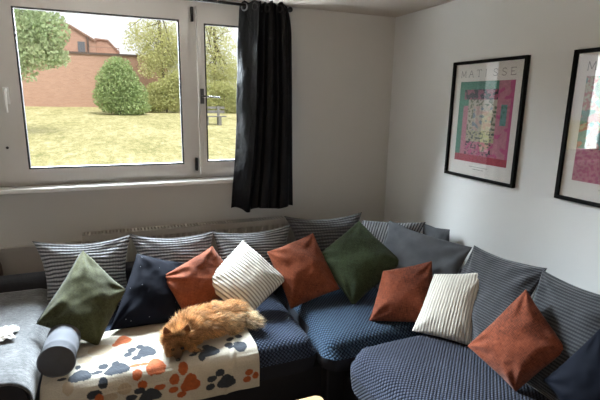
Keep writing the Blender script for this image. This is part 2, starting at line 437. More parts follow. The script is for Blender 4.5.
# ------------------------------------------------------------------ the corner sofa
sofa = empty('corner_sofa', (-1.2, -.6, 0), 'large L-shaped corner sofa with navy waffle seat covers and black base', 'sofa')
m_waf = waffle('navy_waffle_cover', (.005, .008, .018), (.056, .077, .125), .022)
m_waf_b = waffle('blue_waffle_cover', (.007, .013, .027), (.062, .105, .165), .022)
m_waf_c = waffle('slate_waffle_cover', (.003, .004, .009), (.066, .076, .112), .020)
m_sofa_back = plain('dark_sofa_fabric', (.035, .037, .045), .9, var=.2, scale=40, bump=.3)
def cushion_block(name, x0, x1, y0, y1, z0, z1, rad, dome, mat, parent, cut=None, n=46, seed=0, rad_c=None, side_shade=None):
    """rounded upholstered block with a domed top; UV in metres, folding down over the sides"""
    hx, hy, hz = (x1-x0)/2, (y1-y0)/2, (z1-z0)/2; c = Vector(((x0+x1)/2, (y0+y1)/2, (z0+z1)/2))
    bm = bmesh.new(); bmesh.ops.create_cube(bm, size=2)
    bmesh.ops.subdivide_edges(bm, edges=bm.edges[:], cuts=n, use_grid_fill=True)
    rc = rad_c or rad
    for v in bm.verts:
        p = Vector((v.co.x*hx, v.co.y*hy, v.co.z*hz))
        # round in plan first, then along the top edge
        qx = max(-hx+rc, min(hx-rc, p.x)); qy = max(-hy+rc, min(hy-rc, p.y))
        dx, dy = p.x-qx, p.y-qy
        r2 = math.hypot(dx, dy); m2 = max(abs(dx), abs(dy))
        if r2 > 1e-9: dx, dy = dx*m2/r2, dy*m2/r2
        p.x, p.y = qx+dx, qy+dy
        edge = min(1.0, max(0.0, rc-m2)/rc) if False else None
        # distance inside the rounded plan outline
        din = min(hx-abs(qx), hy-abs(qy)) - max(0, m2) if m2 > 0 else min(hx-abs(p.x), hy-abs(p.y))
        din = max(0, din if m2 > 0 else din)
        if v.co.z > .999 or True:
            t_ = max(0.0, 1-din/rad)
            drop = rad*(1-math.sqrt(max(0, 1-t_*t_))) if v.co.z > .999 else 0
            zz = p.z
            if v.co.z > .999:
                u, w = v.co.x, v.co.y
                zz = hz + dome*(1-u*u)*(1-w*w) - drop + .006*fbm((p.x*4+seed, p.y*4, seed), 1, 2)
            else:
                zz = -hz + (p.z+hz)*((2*hz-rad)/(2*hz))
                bl = math.sin((zz+hz)/(2*hz)*PI)*.012
                L = math.hypot(p.x/hx, p.y/hy)
                p.x += bl*p.x/hx/L; p.y += bl*p.y/hy/L
            p.z = zz
        v.co = p
    uvl = bm.loops.layers.uv.new('UVMap')
    bm.normal_update()
    for f in bm.faces:
        f.smooth = True
        nn = f.normal
        for l in f.loops:
            p = l.vert.co
            if abs(nn.z) > .55: l[uvl].uv = (p.x, p.y)
            elif abs(nn.y) > abs(nn.x): l[uvl].uv = (p.x, (hz-p.z)*(-1)-hy if nn.y < 0 else hy+hz-p.z)
            else: l[uvl].uv = ((hx+hz-p.z) if nn.x > 0 else -(hx+hz-p.z), p.y)
    bmesh.ops.translate(bm, verts=bm.verts, vec=c)
    if side_shade:
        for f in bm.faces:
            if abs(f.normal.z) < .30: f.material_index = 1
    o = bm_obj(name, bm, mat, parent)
    if side_shade: o.data.materials.append(side_shade)
    return o
SY = -1.16
m_side_shade = plain('seat_side_shade', (.013, .015, .023), .95, var=.2, scale=60, bump=.2)  # near-black sides: the shade on the seat fronts put into the colour
cushion_block('seat_cushion', -2.475, -1.125, SY, -.34, .305, .478, .085, .022, m_waf, sofa, seed=1, side_shade=m_side_shade)
cushion_block('seat_cushion', -1.118, -.34, -1.25, -.34, .325, .482, .085, .030, m_waf_b, sofa, seed=2, rad_c=.08, side_shade=m_side_shade)
cushion_block('seat_cushion', -1.035, -.34, -2.75, -1.275, .285, .497, .10, .040, m_waf_c, sofa, seed=3, rad_c=.13)
# base, in one L
bm = boxes((-2.48, -.2, SY+.02, -.2, .06, .302)); box(bm, -1.10, -.2, -1.21, -.21, .0605, .322); box(bm, -.99, -.2, -2.75, -1.0, .061, .283)
bm_obj('base', bm, m_black, sofa, bevel=.012)
for (x, y) in ((-2.42, -1.05), (-1.0, -1.18), (-.98, -2.68), (-.26, -2.68), (-2.42, -.26), (-.26, -.26)):
    bm_obj('foot', tube_bm([(x, y, .065), (x, y, 0)], [.028, .02], 12), m_black, sofa)
bm_obj('back_frame', boxes((-2.95, -.16, -.285, -.15, .06, .70)), m_sofa_back, sofa, bevel=.03, seg=3)
bm_obj('back_frame', boxes((-.20, -.07, -2.95, -.287, .06, .72)), m_sofa_back, sofa, bevel=.03, seg=3)
# arms: rounded top profile run along the depth
def arm_profile(x0, x1, z0, z1, r, off=0, n=10, start_z=None):
    pts = [(x0-off, z0)]
    for k in range(n+1):
        a = PI-PI/2*k/n; pts.append((x0+r+(r+off)*math.cos(a), z1-r+(r+off)*math.sin(a)))
    for k in range(n+1):
        a = PI/2-PI/2*k/n; pts.append((x1-r+(r+off)*math.cos(a), z1-r+(r+off)*math.sin(a)))
    pts.append((x1+off, z0)); return pts
bm = bmesh.new(); prism(bm, arm_profile(-2.95, -2.492, .06, .615, .085), 'y', -1.25, -.288)
bm_obj('arm', bm, m_black, sofa, bevel=.015)
bm = bmesh.new(); prism(bm, [(y, z) for y, z in arm_profile(-2.98, -2.755, .06, .60, .08)], 'x', -1.03, -.157)
bm_obj('arm', bm, m_black, sofa, bevel=.015)

# grey felt throw laid over the left arm
prof = arm_profile(-2.95, -2.492, .40, .615, .085, .010, 10)
prof[0] = (-2.962, .42); prof[-1] = (-2.481, .505)
P = [Vector((a, 0, b)) for a, b in prof]
cum = [0]
for a, b in zip(P, P[1:]): cum.append(cum[-1]+(b-a).length)
def along(s):
    s = s*cum[-1]
    for i in range(len(P)-1):
        if s <= cum[i+1]+1e-9:
            f = (s-cum[i])/max(1e-9, cum[i+1]-cum[i]); return P[i].lerp(P[i+1], f)
    return P[-1]
nu, nv = 70, 70; V = []; UV = []
for j in range(nv):
    y0 = -1.262+.972*j/(nv-1)
    for i in range(nu):
        s = i/(nu-1); p = along(s); k = fbm((s*5, y0*4, 2.0), 1.0, 3)
        y = y0 - (.0 if j else 0) + .01*math.sin(s*8)*(1-j/(nv-1))
        lift = .004+.010*max(0, k)
        c = Vector((-2.72, 0, .40)); d = (Vector((p.x, 0, p.z))-c).normalized()
        front = max(0, 1-j/5); 
        V.append((p.x+d.x*lift, y, p.z+d.z*lift - .012*front**2)); UV.append((s*1.2, y0))
t = NT('grey_felt'); uv = t.coord('UV'); a = t.noise(t.mapping(uv, (22, 60, 1)), 1.2, 5, .75); b = t.noise(uv, 9, 4, .7)
f = t.math('ADD', t.math('MULTIPLY', a, .6), t.math('MULTIPLY', b, .4))
t.set(Base_Color=t.ramp(f, [(.36, (.034, .036, .040)), (.5, (.083, .086, .091)), (.64, (.18, .185, .192))]), Roughness=.95, Sheen_Weight=.4); t.bump(a, .6, .006)
th = mesh('felt_throw', V, grid_faces(nu, nv), t.m, None, True, UV)
so = th.modifiers.new('thick', 'SOLIDIFY'); so.thickness = .006; so.offset = 1
tag(th, 'thick grey felt throw draped over the left sofa arm', 'throw')

# ------------------------------------------------------------------ cushions
def pillow(name, q, thick, mat, label, cat='cushion', group=None, pinch=.07, wr=.008, seed=0, n=44, size=.45, sag=.25, ear=.05, piping=None):
    TL, TR, BR, BL = [np.array(c, float) for c in q]
    nrm = np.cross(TR-TL, BL-TL) + np.cross(BR-BL, BR-TR)*0; nrm = np.cross(BR-TL, BL-TR); nrm = nrm/np.linalg.norm(nrm)
    if np.dot(nrm, np.array([-2.08, -3.17, 1.74])-TL) < 0: nrm = -nrm
    us = np.sin(np.linspace(-1, 1, n)*PI/2*.92)/math.sin(PI/2*.92)
    V = []; UV = []
    def pos(u, v):
        ue = u*(1-pinch*(1-v*v)*abs(u)**2); ve = v*(1-pinch*(1-u*u)*abs(v)**2)
        a, b = (ue+1)/2, (1-ve)/2
        return (TL*(1-a)+TR*a)*(1-b)+(BL*(1-a)+BR*a)*b
    for side in (1, -1):
        for v in us:
            for u in us:
                p = pos(u, v)
                h = max(0, (1-abs(u)**2.3)*(1-abs(v)**2.3))**.52
                h *= 1+sag*(-v)*.6
                cr = 1.0
                w = wr*(fbm((p[0]*9+seed, p[1]*9, p[2]*9), 1, 3)) * min(1, h*2.2)
                # creases running in from the corners
                for (cu, cv) in ((1, 1), (-1, 1), (1, -1), (-1, -1)):
                    du, dv = cu-u, cv-v; d = math.hypot(du, dv)
                    if d < 1.1:
                        ang = math.atan2(dv*cv, du*cu)
                        w += wr*.55*math.sin(ang*9+seed*3+cu*2+cv)*math.exp(-((d-.5)/.3)**2)
                tk = thick*(1.0 if side > 0 else .75)
                e = .0035 if max(abs(u), abs(v)) < .999 else 0
                wave = .004*math.sin(seed+u*6+v*5)*max(abs(u), abs(v))**6
                V.append(p+nrm*(side*(tk*h+w+e*0)+wave)); UV.append(((u+1)/2*size, (v+1)/2*size))
    F = grid_faces(n, n, 0, True)+grid_faces(n, n, n*n)
    me = bpy.data.meshes.new(name)
    base = Vector(np.mean([BL, BR], axis=0).tolist())
    bm = bmesh.new(); vs = [bm.verts.new(Vector(p.tolist())-base) for p in V]
    uvl = bm.loops.layers.uv.new('UVMap')
    for f in F:
        fc = bm.faces.new([vs[i] for i in f]); fc.smooth = True
        for l, i in zip(fc.loops, f): l[uvl].uv = UV[i]
    bmesh.ops.remove_doubles(bm, verts=bm.verts, dist=.0004)
    bmesh.ops.recalc_face_normals(bm, faces=bm.faces)
    bm.to_mesh(me); bm.free(); me.materials.append(mat)
    o = bpy.data.objects.new(name, me); C.objects.link(o); o.location = base
    tag(o, label, cat, group)
    rim = []
    for k in range(n): rim.append(V[(n-1)*n+k])
    o_rim = {'top': [V[(n-1)*n+k] for k in range(n)], 'left': [V[k*n] for k in range(n)], 'right': [V[k*n+n-1] for k in range(n)], 'bottom': [V[k] for k in range(n)]}
    return o, o_rim, nrm
def seam(o, pts, rad, mat, name='piping'):
    bm = tube_bm([Vector(p.tolist())-o.location for p in pts], rad, 6)
    me = bpy.data.meshes.new(name); bm.to_mesh(me); bm.free(); me.materials.append(mat)
    c = bpy.data.objects.new(name, me); C.objects.link(c); c.parent = o; return c

Q = {
'navy1': [[-2.014, -0.505, 0.863], [-1.707, -0.48, 0.743], [-1.815, -0.74, 0.50], [-2.185, -0.767, 0.53]],
'orange1': [[-1.897, -0.633, 0.747], [-1.57, -0.504, 0.861], [-1.415, -0.56, 0.60], [-1.765, -0.79, 0.515]],
'cream1': [[-1.669, -0.662, 0.689], [-1.376, -0.504, 0.877], [-1.144, -0.692, 0.653], [-1.449, -0.827, 0.492]],
'orange2': [[-1.233, -0.556, 0.797], [-0.905, -0.54, 0.888], [-0.808, -0.772, 0.568], [-1.148, -0.778, 0.488]],
'green2': [[-0.909, -0.607, 0.749], [-0.592, -0.601, 0.96], [-0.412, -0.878, 0.74], [-0.773, -0.887, 0.496]],
'orange3': [[-0.643, -1.002, 0.755], [-0.379, -1.118, 0.826], [-0.453, -1.287, 0.512], [-0.78, -1.094, 0.495]],
'cream2': [[-0.479, -1.264, 0.812], [-0.291, -1.472, 0.881], [-0.436, -1.575, 0.517], [-0.63, -1.304, 0.51]],
'orange4': [[-0.617, -1.702, 0.634], [-0.398, -1.796, 0.928], [-0.383, -2.023, 0.744], [-0.55, -1.939, 0.532]],
'navy2': [[-0.492, -2.012, 0.622], [-0.321, -2.097, 0.871], [-0.282, -2.301, 0.735], [-0.456, -2.214, 0.481]],
'A': [[-2.573, -0.293, 0.931], [-2.031, -0.297, 0.922], [-2.047, -0.443, 0.498], [-2.535, -0.443, 0.498]],
'B': [[-2.048, -0.296, 0.923], [-1.514, -0.303, 0.901], [-1.528, -0.443, 0.498], [-2.031, -0.443, 0.498]],
'C': [[-1.541, -0.305, 0.897], [-0.973, -0.305, 0.895], [-1.005, -0.443, 0.498], [-1.553, -0.443, 0.498]],
'D': [[-1.026, -0.305, 0.958], [-0.402, -0.31, 0.94], [-0.481, -0.463, 0.498], [-0.955, -0.463, 0.498]],
'E': [[-0.475, -0.441, 0.917], [-0.12, -0.709, 0.94], [-0.336, -0.712, 0.498], [-0.593, -0.511, 0.498]],
'F': [[-0.325, -0.56, 0.934], [-0.204, -1.245, 0.934], [-0.407, -1.281, 0.498], [-0.528, -0.596, 0.498]],
'G': [[-0.226, -1.281, 0.96], [-0.214, -1.745, 0.987], [-0.444, -1.745, 0.498], [-0.444, -1.281, 0.498]],
'H': [[-0.221, -1.731, 0.973], [-0.214, -2.164, 0.988], [-0.444, -2.164, 0.498], [-0.444, -1.731, 0.498]],
'olive': [[-2.297, -0.5, 0.912], [-2.088, -0.7, 0.723], [-2.238, -0.871, 0.51], [-2.502, -0.85, 0.67]],
}
m_rib = cord('grey_ribbed_cover', (.045, .047, .055), (.42, .425, .45), 42, 1.9, 1, 1.0, .22)
m_rib2 = cord('grey_striped_cover', (.035, .036, .042), (.27, .275, .29), 44, .25, 0, 1.0, 0)
m_weave = cord('charcoal_weave_cover', (.045, .045, .05), (.13, .127, .13), 40, 1.2, 1, 1.0, .35)
m_velgrey = velvet('slate_velvet', (.085, .089, .098), 0, .35)
m_cordg = cord('charcoal_cord_cover', (.030, .031, .036), (.078, .081, .09), 80, .15, 1, 1.0, .3, bump=.4)
m_cordg2 = cord('dark_charcoal_cord_cover', (.021, .022, .026), (.068, .071, .077), 70, .15, 1, 1.0, .3, bump=.4)
BG = 'grey back cushions along the sofa'
pillow('back_cushion', Q['A'], .085, m_rib, 'grey ribbed back cushion at the left end, behind the olive cushion', 'cushion', BG, .17, .010, 1, size=.5)
pillow('back_cushion', Q['B'], .085, m_rib, 'grey ribbed back cushion below the wide pane, behind the navy cushion', 'cushion', BG, .17, .010, 2, size=.5)
pillow('back_cushion', Q['C'], .085, m_rib, 'grey ribbed back cushion behind the cream diamond cushion', 'cushion', BG, .17, .010, 3, size=.5)
pillow('back_cushion', Q['D'], .085, m_weave, 'charcoal woven back cushion below and right of the curtain', 'cushion', BG, .17, .010, 4, size=.5)
pillow('back_cushion', Q['E'], .075, m_rib2, 'upright striped grey back cushion in the corner behind the dark green cushion', 'cushion', BG, .05, .008, 5, size=.5)
pillow('back_cushion', Q['F'], .07, m_velgrey, 'plain slate velvet back cushion on the right wall, next to the corner', 'cushion', BG, .07, .014, 6, size=.5)
pillow('back_cushion', Q['G'], .07, m_cordg, 'charcoal corded back cushion between the slate velvet one and the last dark one', 'cushion', BG, .08, .013, 7, size=.5)
pillow('back_cushion', Q['H'], .07, m_cordg2, 'dark charcoal corded back cushion nearest the right edge of the photo', 'cushion', BG, .08, .013, 8, size=.5)
pillow('back_cushion', [[-.13, -.70, .93], [-.07, -.90, .935], [-.10, -.95, .52], [-.15, -.70, .50]], .035, m_velgrey, 'small grey cushion corner peeping out behind the slate velvet cushion', 'cushion', BG, .05, .004, 9, n=24)

m_olive = linen('olive_cotton', (.050, .052, .022), 60)
m_green = linen('dark_green_linen', (.042, .058, .028), 70)
m_rust = linen('rust_cotton', (.205, .052, .021), 70)
m_rust2 = linen('rust_linen', (.19, .048, .022), 45)
m_navy = velvet('navy_velvet', (.003, .0045, .011), 1, .05)
m_navy2 = velvet('plain_navy_velvet', (.003, .0045, .010), 0, .03)
m_cream = cord('cream_corduroy', (.24, .20, .15), (.82, .78, .70), 42, .05, 0, .5, 0)
m_cream2 = cord('cream_corduroy_soft', (.36, .325, .265), (.66, .62, .55), 44, .05, 0, .5, 0, bump=.4)
SG = 'scatter cushions on the sofa'
o, rim, nr = pillow('scatter_cushion', Q['olive'], .075, m_olive, 'olive green cushion leaning at the left arm above the grey bolster', 'cushion', SG, .025, .012, 11)
m_zip = plain('dark_zip', (.01, .01, .01), .5)
z = seam(o, rim['left'][3:-3], .004, m_zip, 'zip'); z['label'] = 'dark zip along the upper left edge'
pillow('scatter_cushion', Q['navy1'], .085, m_navy, 'navy velvet cushion between the olive and the rust cushion', 'cushion', SG, .04, .010, 12)
pillow('scatter_cushion', Q['orange1'], .070, m_rust, 'rust cushion between the navy and the cream cushion, above the dog', 'cushion', SG, .025, .012, 13)
o, rim, nr = pillow('scatter_cushion', Q['cream1'], .075, m_cream, 'cream ribbed cushion standing on its corner behind the dog', 'cushion', SG, .025, .005, 14)
p = np.array(Q['cream1'][1])
c = mesh('care_tag', [p+np.array([-.012, -.022, -.012]), p+np.array([.006, -.022, -.014]), p+np.array([.006, -.034, -.028]), p+np.array([-.012, -.034, -.026])], [(0, 1, 2, 3)], m_zip, o); c['label'] = 'small dark tag'
pillow('scatter_cushion', Q['orange2'], .075, m_rust, 'rust cushion between the cream diamond cushion and the dark green one', 'cushion', SG, .025, .010, 15)
pillow('scatter_cushion', Q['green2'], .080, m_green, 'dark green cushion standing on its corner in the sofa corner', 'cushion', SG, .025, .012, 16)
pillow('scatter_cushion', Q['orange3'], .075, m_rust2, 'rust cushion right of the dark green one, beside a cream cushion', 'cushion', SG, .025, .010, 17)
pillow('scatter_cushion', Q['cream2'], .070, m_cream2, 'cream ribbed cushion upright between two rust cushions', 'cushion', SG, .04, .005, 18)
pillow('scatter_cushion', Q['orange4'], .075, m_rust2, 'rust cushion standing on its corner at the right end of the sofa', 'cushion', SG, .025, .010, 19)
pillow('scatter_cushion', Q['navy2'], .085, m_navy2, 'dark navy velvet cushion in the bottom right corner of the photo', 'cushion', SG, .04, .010, 20)

# bolster
bo = empty('bolster', (-2.385, -.88, .487), 'grey velvet bolster lying along the left arm', 'cushion')
m_bol = velvet('grey_bolster_velvet', (.115, .12, .135), 0, .25)
R_ = .074; ax0 = Vector((-2.397, -1.09, .585)); ax1 = Vector((-2.377, -.70, .585)); d = (ax1-ax0).normalized(); L = (ax1-ax0).length
pts = []; rr = []
for k in range(8):
    a = k/7*PI/2; pts.append(ax0+d*(.022*(1-math.sin(a)))); rr.append(R_-.022+.022*math.sin(a)) if False else rr.append(R_-.022*(1-math.cos(PI/2-a)))
for k in range(1, 14): pts.append(ax0+d*(.022+(L-.044)*k/14)); rr.append(R_+.002*math.sin(k*1.7))
for k in range(8):
    a = k/7*PI/2; pts.append(ax1-d*(.022*(1-math.sin(a)))*1.0 if False else ax1-d*(.022*math.cos(a))); rr.append(R_-.022*(1-math.cos(a)))
# order the near end from the rim outward
near = [(ax0+d*(.022*(1-math.cos(PI/2*(1-k/7)))), R_-.022*(1-math.sin(PI/2*k/7))) for k in range(8)]
pts = [p for p, r in near]+pts[8:]; rr = [r for p, r in near]+rr[8:]
order = sorted(range(len(pts)), key=lambda i: (pts[i]-ax0).dot(d)); pts = [pts[i] for i in order]; rr = [rr[i] for i in order]
bmx = tube_bm(pts, rr, 40, False); bo_body = bm_obj('body', bmx, m_bol, bo, True)
def disc(c, dirn, r, dome, mat, name, parent):
    bm = bmesh.new(); ref = dirn.orthogonal().normalized(); b = dirn.cross(ref); prev = None; rings = 6; cen = bm.verts.new(c+dirn*dome)
    for k in range(1, rings+1):
        f = k/rings; ring = [bm.verts.new(c+dirn*dome*(1-f*f)+(ref*math.cos(2*PI*i/40)+b*math.sin(2*PI*i/40))*r*f) for i in range(40)]
        for i in range(40):
            if prev: bm.faces.new((prev[i], prev[(i+1) % 40], ring[(i+1) % 40], ring[i]))
            else: bm.faces.new((cen, ring[(i+1) % 40], ring[i]))
        prev = ring
    return bm_obj(name, bm, mat, parent, True)
disc(pts[0], -d, rr[0], .006, plain('grey_bolster_end', (.07, .072, .08), .95, var=.15, scale=30, bump=.2), 'end_panel', bo)['label'] = 'darker grey round end'
disc(pts[-1], d, rr[-1], .006, m_bol, 'end_panel', bo)
ring = []; ref = d.orthogonal().normalized(); b = d.cross(ref)
for i in range(41): ring.append(pts[0]+(ref*math.cos(2*PI*i/40)+b*math.sin(2*PI*i/40))*(rr[0]+.002))
bm_obj('piping', tube_bm(ring, .0035, 6, False), m_bol, bo, True)

# ------------------------------------------------------------------ paw print blanket
PAWS= [(-2.148, 0.397, 0.054, 0.039, 0), (-2.21, 0.454, 0.02, 0.025, 0), (-2.242, 0.397, 0.018, 0.011, 0), (-2.232, 0.394, 0.021, 0.012, 0), (-2.209, 0.357, 0.022, 0.022, 0), (-2.156, 0.354, 0.018, 0.022, 0), (-2.306, 0.397, 0.047, 0.039, 0), (-2.38, 0.397, 0.019, 0.011, 0), (-2.319, 0.327, 0.013, 0.016, 0), (-2.011, 0.306, 0.044, 0.043, 0), (-2.06, 0.34, 0.023, 0.018, 0), (-2.1, 0.302, 0.02, 0.019, 0), (-2.08, 0.271, 0.021, 0.019, 0), (-2.042, 0.256, 0.019, 0.018, 0), (-2.12, 0.155, 0.038, 0.047, 1), (-2.154, 0.183, 0.019, 0.02, 1), (-1.978, 0.42, 0.044, 0.046, 1), (-2.063, 0.446, 0.022, 0.024, 1), (-2.069, 0.397, 0.026, 0.011, 1), (-2.029, 0.397, 0.021, 0.011, 1), (-1.989, 0.39, 0.018, 0.015, 1), (-2.01, 0.552, 0.049, 0.032, 0), (-2.057, 0.519, 0.026, 0.016, 0), (-2.094, 0.546, 0.026, 0.016, 0), (-2.043, 0.495, 0.022, 0.021, 1), (-2.352, 0.445, 0.023, 0.029, 2), (-2.228, 0.517, 0.02, 0.021, 1), (-2.186, 0.522, 0.033, 0.02, 2), (-1.716, 0.397, 0.049, 0.037, 0), (-1.798, 0.397, 0.021, 0.011, 0), (-1.759, 0.423, 0.018, 0.023, 0), (-1.777, 0.374, 0.023, 0.02, 0), (-1.728, 0.357, 0.019, 0.017, 0), (-1.558, 0.397, 0.036, 0.04, 0), (-1.604, 0.397, 0.02, 0.011, 0), (-1.613, 0.375, 0.022, 0.024, 0), (-1.594, 0.329, 0.02, 0.016, 0), (-1.545, 0.315, 0.02, 0.016, 0), (-1.824, 0.536, 0.045, 0.045, 1), (-1.855, 0.457, 0.023, 0.029, 1), (-1.898, 0.499, 0.023, 0.027, 1), (-1.905, 0.549, 0.023, 0.016, 1), (-1.868, 0.583, 0.023, 0.016, 1), (-1.645, 0.568, 0.046, 0.036, 0), (-1.719, 0.537, 0.025, 0.018, 0), (-1.679, 0.513, 0.024, 0.019, 0), (-1.728, 0.579, 0.022, 0.017, 0), (-1.496, 0.567, 0.016, 0.02, 1), (-1.539, 0.58, 0.021, 0.018, 1), (-1.53, 0.542, 0.021, 0.018, 1), (-2.391, 0.274, 0.035, 0.027, 2), (-2.228, 0.206, 0.055, 0.049, 2), (-2.063, 0.197, 0.048, 0.041, 2), (-1.895, 0.259, 0.038, 0.03, 2), (-2.292, 0.276, 0.031, 0.028, 2), (-1.914, 0.199, 0.024, 0.021, 0), (-1.968, 0.52, 0.027, 0.016, 1), (-2.121, 0.497, 0.03, 0.027, 2), (-2.247, 0.495, 0.032, 0.02, 0)]
COLS = [(.022, .030, .045), (.40, .085, .014), (.40, .28, .16)]
bx0, bx1 = -2.462, -1.474
top_l = .30; rr_ = .065
def blanket_path(t_):
    """distance from the back hem, over the seat's front edge, down the front"""
    y0, y1 = -.72, SY-.022+rr_
    l1 = y0-y1; l2 = rr_*PI/2
    zt = .505
    if t_ < l1: return Vector((0, y0-t_, zt+.010*math.sin(min(1, t_/l1)*PI)))
    if t_ < l1+l2:
        a = (t_-l1)/rr_; return Vector((0, y1-rr_*math.sin(a), zt-rr_+rr_*math.cos(a)))
    return Vector((0, y1-rr_-.004, zt-rr_-(t_-l1-l2)))
TL_ = .635
nu, nv = 290, 175; V = []; col = []
for j in range(nv):
    tt = TL_*j/(nv-1)
    for i in range(nu):
        s = i/(nu-1); x = bx0+(bx1-bx0)*s
        tl = tt*(1+.0*s)
        p = blanket_path(tl)
        hang = max(0, (tt-.46)/.2)
        w = fbm((x*6, tt*6, 4.2), 1, 3)*.007 + .010*hang*math.sin(x*17+1.5*math.sin(x*5)) + .006*math.exp(-((x+1.58+.25*(tt-.35))/.012)**2)
        sd = .035*max(0, 1-tt/.4)*s**8       # the right hem is not quite straight
        q = Vector((x-sd+.02*(tt-.3)*-s, p.y, p.z))
        if tt < .45: q.z += w+.004
        else: q.y -= abs(w)+.004
        V.append(tuple(q))
        base = np.array((.53, .485, .40))*(1+.10*fbm((x*9, tt*9, 8), 1, 3))
        fz = .10*noise.noise(Vector((x*55, tt*55, 1)))
        for (cx, ct, a, b, k) in PAWS:
            dx, dt = (x-cx)/a, (tt-ct)/b
            if abs(dx) > 1.5 or abs(dt) > 1.5: continue
            rad_ = math.hypot(dx, dt)
            lim = 1.0+fz
            if a > .036 and b > .03 and k < 2: lim += .13*math.cos(3*math.atan2(dt, dx)-PI/2)
            if rad_ < lim:
                mot = .25*fbm((x*60, tt*60, 3), 1, 2)
                base = np.array(COLS[k])*(1+mot) if k < 2 else base*.45+np.array(COLS[k])*.55
                if k < 2: break
        col.append(base)
bl = mesh('blanket', V, grid_faces(nu, nv), vcol_mat('paw_print_fleece', .95, .08, .45), None, True, None, col)
so = bl.modifiers.new('thick', 'SOLIDIFY'); so.thickness = .006; so.offset = 1
tag(bl, 'cream fleece blanket with navy and orange paw prints on the left seat', 'blanket')

# crumpled white cloth on the arm
bm = bmesh.new(); bmesh.ops.create_grid(bm, x_segments=36, y_segments=36, size=1)
for v in bm.verts:
    x, y = v.co.x, v.co.y; k = fbm((x*1.8, y*1.8, 5.5), 1, 4)
    r_ = 1-.25*noise.noise(Vector((math.atan2(y, x)*1.3, 2, 1)))
    v.co = Vector((-2.665+.075*x*r_+.012*math.sin(y*5), -.87+.075*y*r_+.02*x, .642+.016*abs(k)+.016*max(0, 1-x*x-y*y)+.008*math.sin(x*9+y*4)**2))
cl = bm_obj('crumpled_cloth', bm, plain('white_cotton', (.75, .73, .70), .9, bump=.2), None, True)
so = cl.modifiers.new('thick', 'SOLIDIFY'); so.thickness = .003; so.offset = 1
tag(cl, 'small crumpled white cloth on the grey felt throw', 'cloth')

# dark brown pot behind the arm, cut by the left edge
pot = empty('flower_pot', (-2.86, -.085, 0), 'dark brown rounded pot behind the sofa arm, cut by the left edge', 'pot')
bm = bmesh.new(); pr = [(.05, 0), (.062, .02), (.065, .3), (.078, .55), (.082, .66), (.079, .74), (.062, .80), (.052, .815), (.046, .80), (.05, .70)]
seg = 28; rings = [[bm.verts.new((-2.86+a*math.cos(2*PI*i/seg), -.1+a*math.sin(2*PI*i/seg)*.8, z)) for i in range(seg)] for a, z in pr]
for a, b_ in zip(rings, rings[1:]):
    for i in range(seg): bm.faces.new((a[i], a[(i+1) % seg], b_[(i+1) % seg], b_[i]))
bm.faces.new(rings[0][::-1]); bm.faces.new(rings[-1])
bm_obj('body', bm, plain('brown_glaze', (.055, .032, .022), .5), pot, True)

# coffee table whose far corner shows at the bottom
tb = empty('coffee_table', (-1.7, -1.85, 0), 'light oak coffee table, only its rounded corner showing at the bottom', 'table')
t = NT('light_oak'); co = t.coord(); g_ = t.noise(t.mapping(co, (2, 26, 2)), 2, 5, .6)
t.set(Base_Color=t.ramp(g_, [(.3, (.34, .19, .08)), (.6, (.56, .36, .18)), (.8, (.66, .46, .26))]), Roughness=.4)
m_oak = t.m
def rounded_rect(x0, x1, y0, y1, r, n=6):
    o = []
    for cx, cy, a0 in ((x1-r, y1-r, 0), (x0+r, y1-r, PI/2), (x0+r, y0+r, PI), (x1-r, y0+r, 1.5*PI)):
        for k in range(n+1): a = a0+PI/2*k/n; o.append((cx+r*math.cos(a), cy+r*math.sin(a)))
    return o
bm = bmesh.new(); prism(bm, rounded_rect(-2.12, -1.285, -2.05, -1.512, .035), 'z', .39, .42); bm_obj('tabletop', bm, m_oak, tb, bevel=.006)
for x in (-2.06, -1.345):
    for y in (-1.99, -1.572): bm_obj('leg', tube_bm([(x, y, .39), (x+.01*(1 if x > -1.7 else -1), y+.01*(1 if y > -1.7 else -1), 0)], [.022, .014], 12), m_oak, tb, True)

# ------------------------------------------------------------------ the dog
dog = empty('pomeranian_dog', (-1.72, -.95, .515), 'fluffy orange long-haired small dog lying asleep on the paw print blanket', 'dog')
ZS = .515
hip = Vector((-1.535, -.87, ZS+.048)); mid = Vector((-1.64, -.885, ZS+.054)); sh = Vector((-1.75, -.935, ZS+.062)); chest = Vector((-1.80, -.985, ZS+.06))
head = Vector((-1.866, -1.062, ZS+.066)); 
fdir = Vector((-.10, -.86, -.50)).normalized()       # where the face points
side = Vector((.99, -.14, 0)).normalized(); side = (side-fdir*side.dot(fdir)).normalized(); upv = side.cross(fdir).normalized()
if upv.z < 0: upv = -upv
def ell(bm, c, r, axes=None, seg=20):
    M = Matrix.Identity(3)
    if axes: M = Matrix(axes).transposed()
    res = bmesh.ops.create_uvsphere(bm, u_segments=seg, v_segments=seg//2+2, radius=1)
    for v in res['verts']: v.co = Vector(c)+M @ Vector((v.co.x*r[0], v.co.y*r[1], v.co.z*r[2]))
def capsule(bm, a, b, ra, rb):
    a, b = Vector(a), Vector(b)
    for k in range(7):
        f = k/6; r = ra+(rb-ra)*f; ell(bm, a.lerp(b, f), (r, r, r), None, 14)
HX = (side, fdir, upv)
bm = bmesh.new()
bd = (hip-sh).normalized(); bs = Vector((-bd.y, bd.x, 0)).normalized(); BX = (bd, bs, Vector((0, 0, 1)))
ell(bm, hip, (.08, .08, .06), BX); ell(bm, mid, (.11, .082, .068), BX); ell(bm, sh, (.09, .085, .074), BX); ell(bm, chest, (.07, .075, .07), BX)
capsule(bm, chest, head, .062, .055)
ell(bm, head, (.064, .060, .058), HX); ell(bm, (-1.66, -.955, ZS+.05), (.13, .07, .055), BX); ell(bm, chest+Vector((-.03, -.03, -.02)), (.08, .07, .055), BX)
capsule(bm, head+fdir*.042-upv*.016, head+fdir*.084-upv*.028, .028, .0175)            # muzzle
